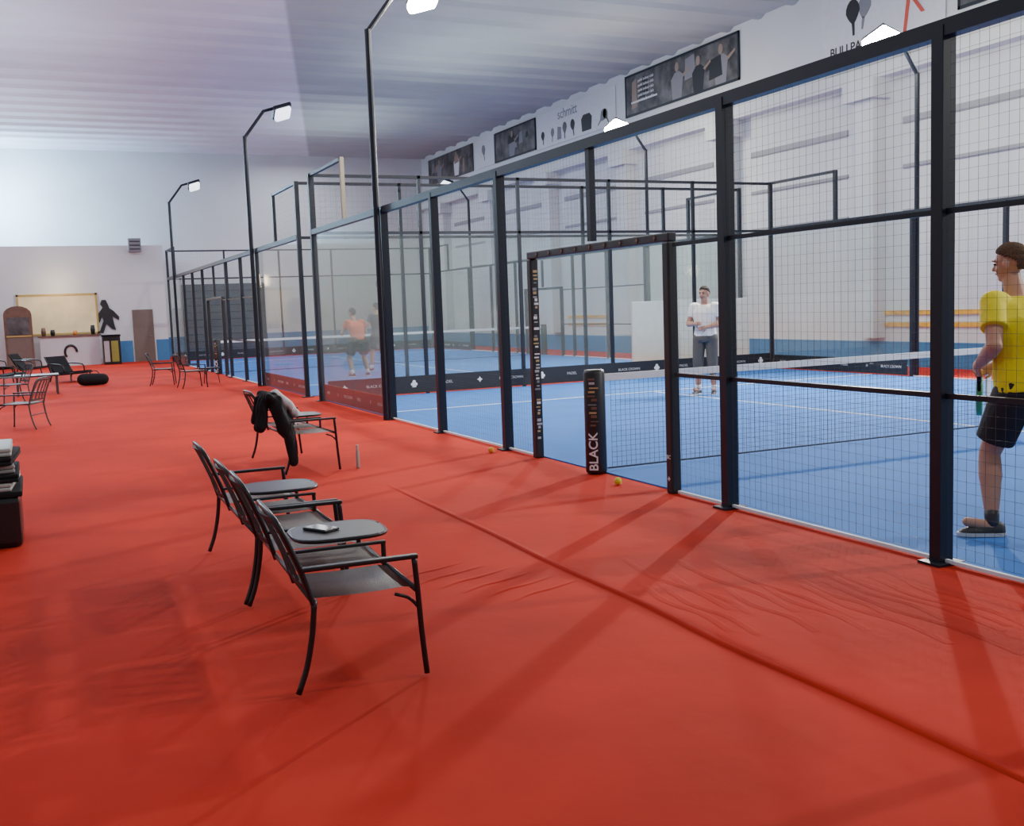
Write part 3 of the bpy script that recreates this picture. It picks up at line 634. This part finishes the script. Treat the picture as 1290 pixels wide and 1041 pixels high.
    for v in bm.verts: v.co+=v.co.normalized()*(.003*math.sin(v.co.x*210+v.co.y*150+v.co.z*90)+(.006 if v.co.z>.05 and v.co.y>0 else 0))
    bmesh.ops.solidify(bm,geom=bm.faces[:],thickness=.014)
    bm.transform(Matrix.Translation(H+HR@V((0,-.012,.034)))@HR.to_4x4()); obj('hair',bm,cols['hair'],t,True)
    for s in (-1,1):
        obj('eye',ell(bmesh.new(),hp(s*.03,.084,.008),(.013,.008,.007),HR,10),'eye',t,True)
        obj('eyebrow',ell(bmesh.new(),hp(s*.032,.093,.032),(.018,.006,.004),HR,10),cols['hair'],t,True)
    obj('mouth',ell(bmesh.new(),hp(0,.09,-.052),(.022,.009,.006),HR,10),'lip',t,True)
    return t
def racket3d(label,loc,face_n,dirv,m):
    t=thing('padel_racket',label,'racket',loc); d=V(dirv).normalized(); n=V(face_n); n=(n-d*n.dot(d)).normalized(); s=d.cross(n)
    rot=Matrix((s,d,n)).transposed().to_4x4()
    bm=T([(0,0,0),(0,.12,0)],.016,10); bm.transform(rot); obj('grip',bm,'cloth',t,True)
    def egg(z,sc): return [V((math.cos(a)*.13*sc,.31+math.sin(a)*.14*sc-(0 if math.sin(a)>0 else .02),z)) for a in [2*math.pi*k/28 for k in range(28)]]
    bm=bmesh.new(); loft(bm,[egg(-.019,.93),egg(-.014,1),egg(.014,1),egg(.019,.93)]); bm.transform(rot); obj('hitting_face',bm,m,t,True)
    bm=bmesh.new()
    for sx in (-1,1): tube(bm,[(sx*.008,.11,0),(sx*.06,.2,0)],.012,8)
    bm.transform(rot); obj('throat',bm,'cloth',t,True)
    return t
TZ=.0135
JY=dict(hipL=(-.1,0,.93),hipR=(.1,-.02,.95),shL=(-.2,.09,1.46),shR=(.2,.11,1.47),head=(0,.16,1.70),elL=(-.3,-.03,1.2),wrL=(-.2,.2,1.08),elR=(.29,.1,1.2),wrR=(.04,.33,1.05),
 knL=(-.15,.16,.51),anL=(-.22,.06,.09),toeL=(-.38,.15,.09),knR=(.17,.02,.52),anR=(.24,-.36,.3),toeR=(.25,-.28,.13))
th=math.radians(-6); yl=(.95,-3.8,TZ); RY=Matrix.Rotation(th,3,'Z')
person('person in yellow shirt and black shorts playing behind the mesh at right edge',yl,th,JY,dict(shirt='yellow',shorts='blackf',hair='hairb',sock='shoe'),.007,headyaw=.38,headpitch=-.1,handn=dict(L=(1,0,0),R=(-1,0,0),sL=1,sR=-1),girth=1.17,loose=.036)
racket3d('green faced racket held low in front of the yellow shirt player',RY@V((.0,.42,1.0))+V(yl),V((.62,-.78,0)),V((.6,.5,-.55)),'green')
JW=dict(hipL=(-.1,0,.92),hipR=(.1,0,.92),shL=(-.19,0,1.43),shR=(.19,0,1.43),head=(0,.03,1.63),elL=(-.26,.0,1.14),wrL=(-.08,.22,1.1),elR=(.27,.02,1.15),wrR=(.1,.24,1.16),
 knL=(-.12,.04,.5),anL=(-.13,0,.09),toeL=(-.16,.17,.09),knR=(.12,.04,.5),anR=(.13,0,.09),toeR=(.17,.17,.09))
person('person in white shirt standing beyond the net with forearms bent in front',(5.3,5.8,TZ),math.radians(130),JW,dict(shirt='wshirt',shorts='gshort',hair='haird'),.01,headyaw=-.25,handn=dict(L=(0,-1,0),R=(0,-1,0),sL=1,sR=-1),shortlen=1.4,girth=1.05)
JO=dict(hipL=(-.12,-.05,.85),hipR=(.12,-.05,.85),shL=(-.19,.14,1.3),shR=(.19,.14,1.3),head=(0,.24,1.52),elL=(-.3,.22,1.06),wrL=(-.2,.46,1.03),elR=(.32,.22,1.06),wrR=(.2,.46,1.05),
 knL=(-.2,.12,.47),anL=(-.2,-.05,.09),toeL=(-.24,.12,.09),knR=(.2,.12,.47),anR=(.2,-.05,.09),toeR=(.24,.12,.09))
person('person in orange shirt crouching ready in the second court behind the glass',(2.5,16.1,TZ),math.radians(10),JO,dict(shirt='oshirt',shorts='blackf',hair='haird'),.014,handn=dict(L=(1,0,0),R=(-1,0,0),sL=1,sR=-1),girth=1.15)
JD=dict(hipL=(-.1,0,.92),hipR=(.1,0,.92),shL=(-.19,0,1.43),shR=(.19,.02,1.44),head=(0,.03,1.64),elL=(-.28,.05,1.18),wrL=(-.2,.25,1.15),elR=(.33,.08,1.62),wrR=(.28,.1,1.88),
 knL=(-.14,.08,.5),anL=(-.17,.1,.09),toeL=(-.19,.27,.09),knR=(.14,-.02,.5),anR=(.17,-.12,.09),toeR=(.2,.04,.09))
p=G(478,468); yd=(p[0],p[1],TZ)
person('person in dark clothes with one arm raised, right of the orange shirt player',yd,math.radians(20),JD,dict(shirt='dshirt',shorts='blackf',hair='haird'),.014,handn=dict(L=(1,0,0),R=(0,1,0),sL=1,sR=-1))
racket3d('dark racket lifted overhead by the dark clothed player',Matrix.Rotation(math.radians(20),3,'Z')@V((.28,.14,1.96))+V(yd),(0,1,0),(0,-.1,1),'strip')
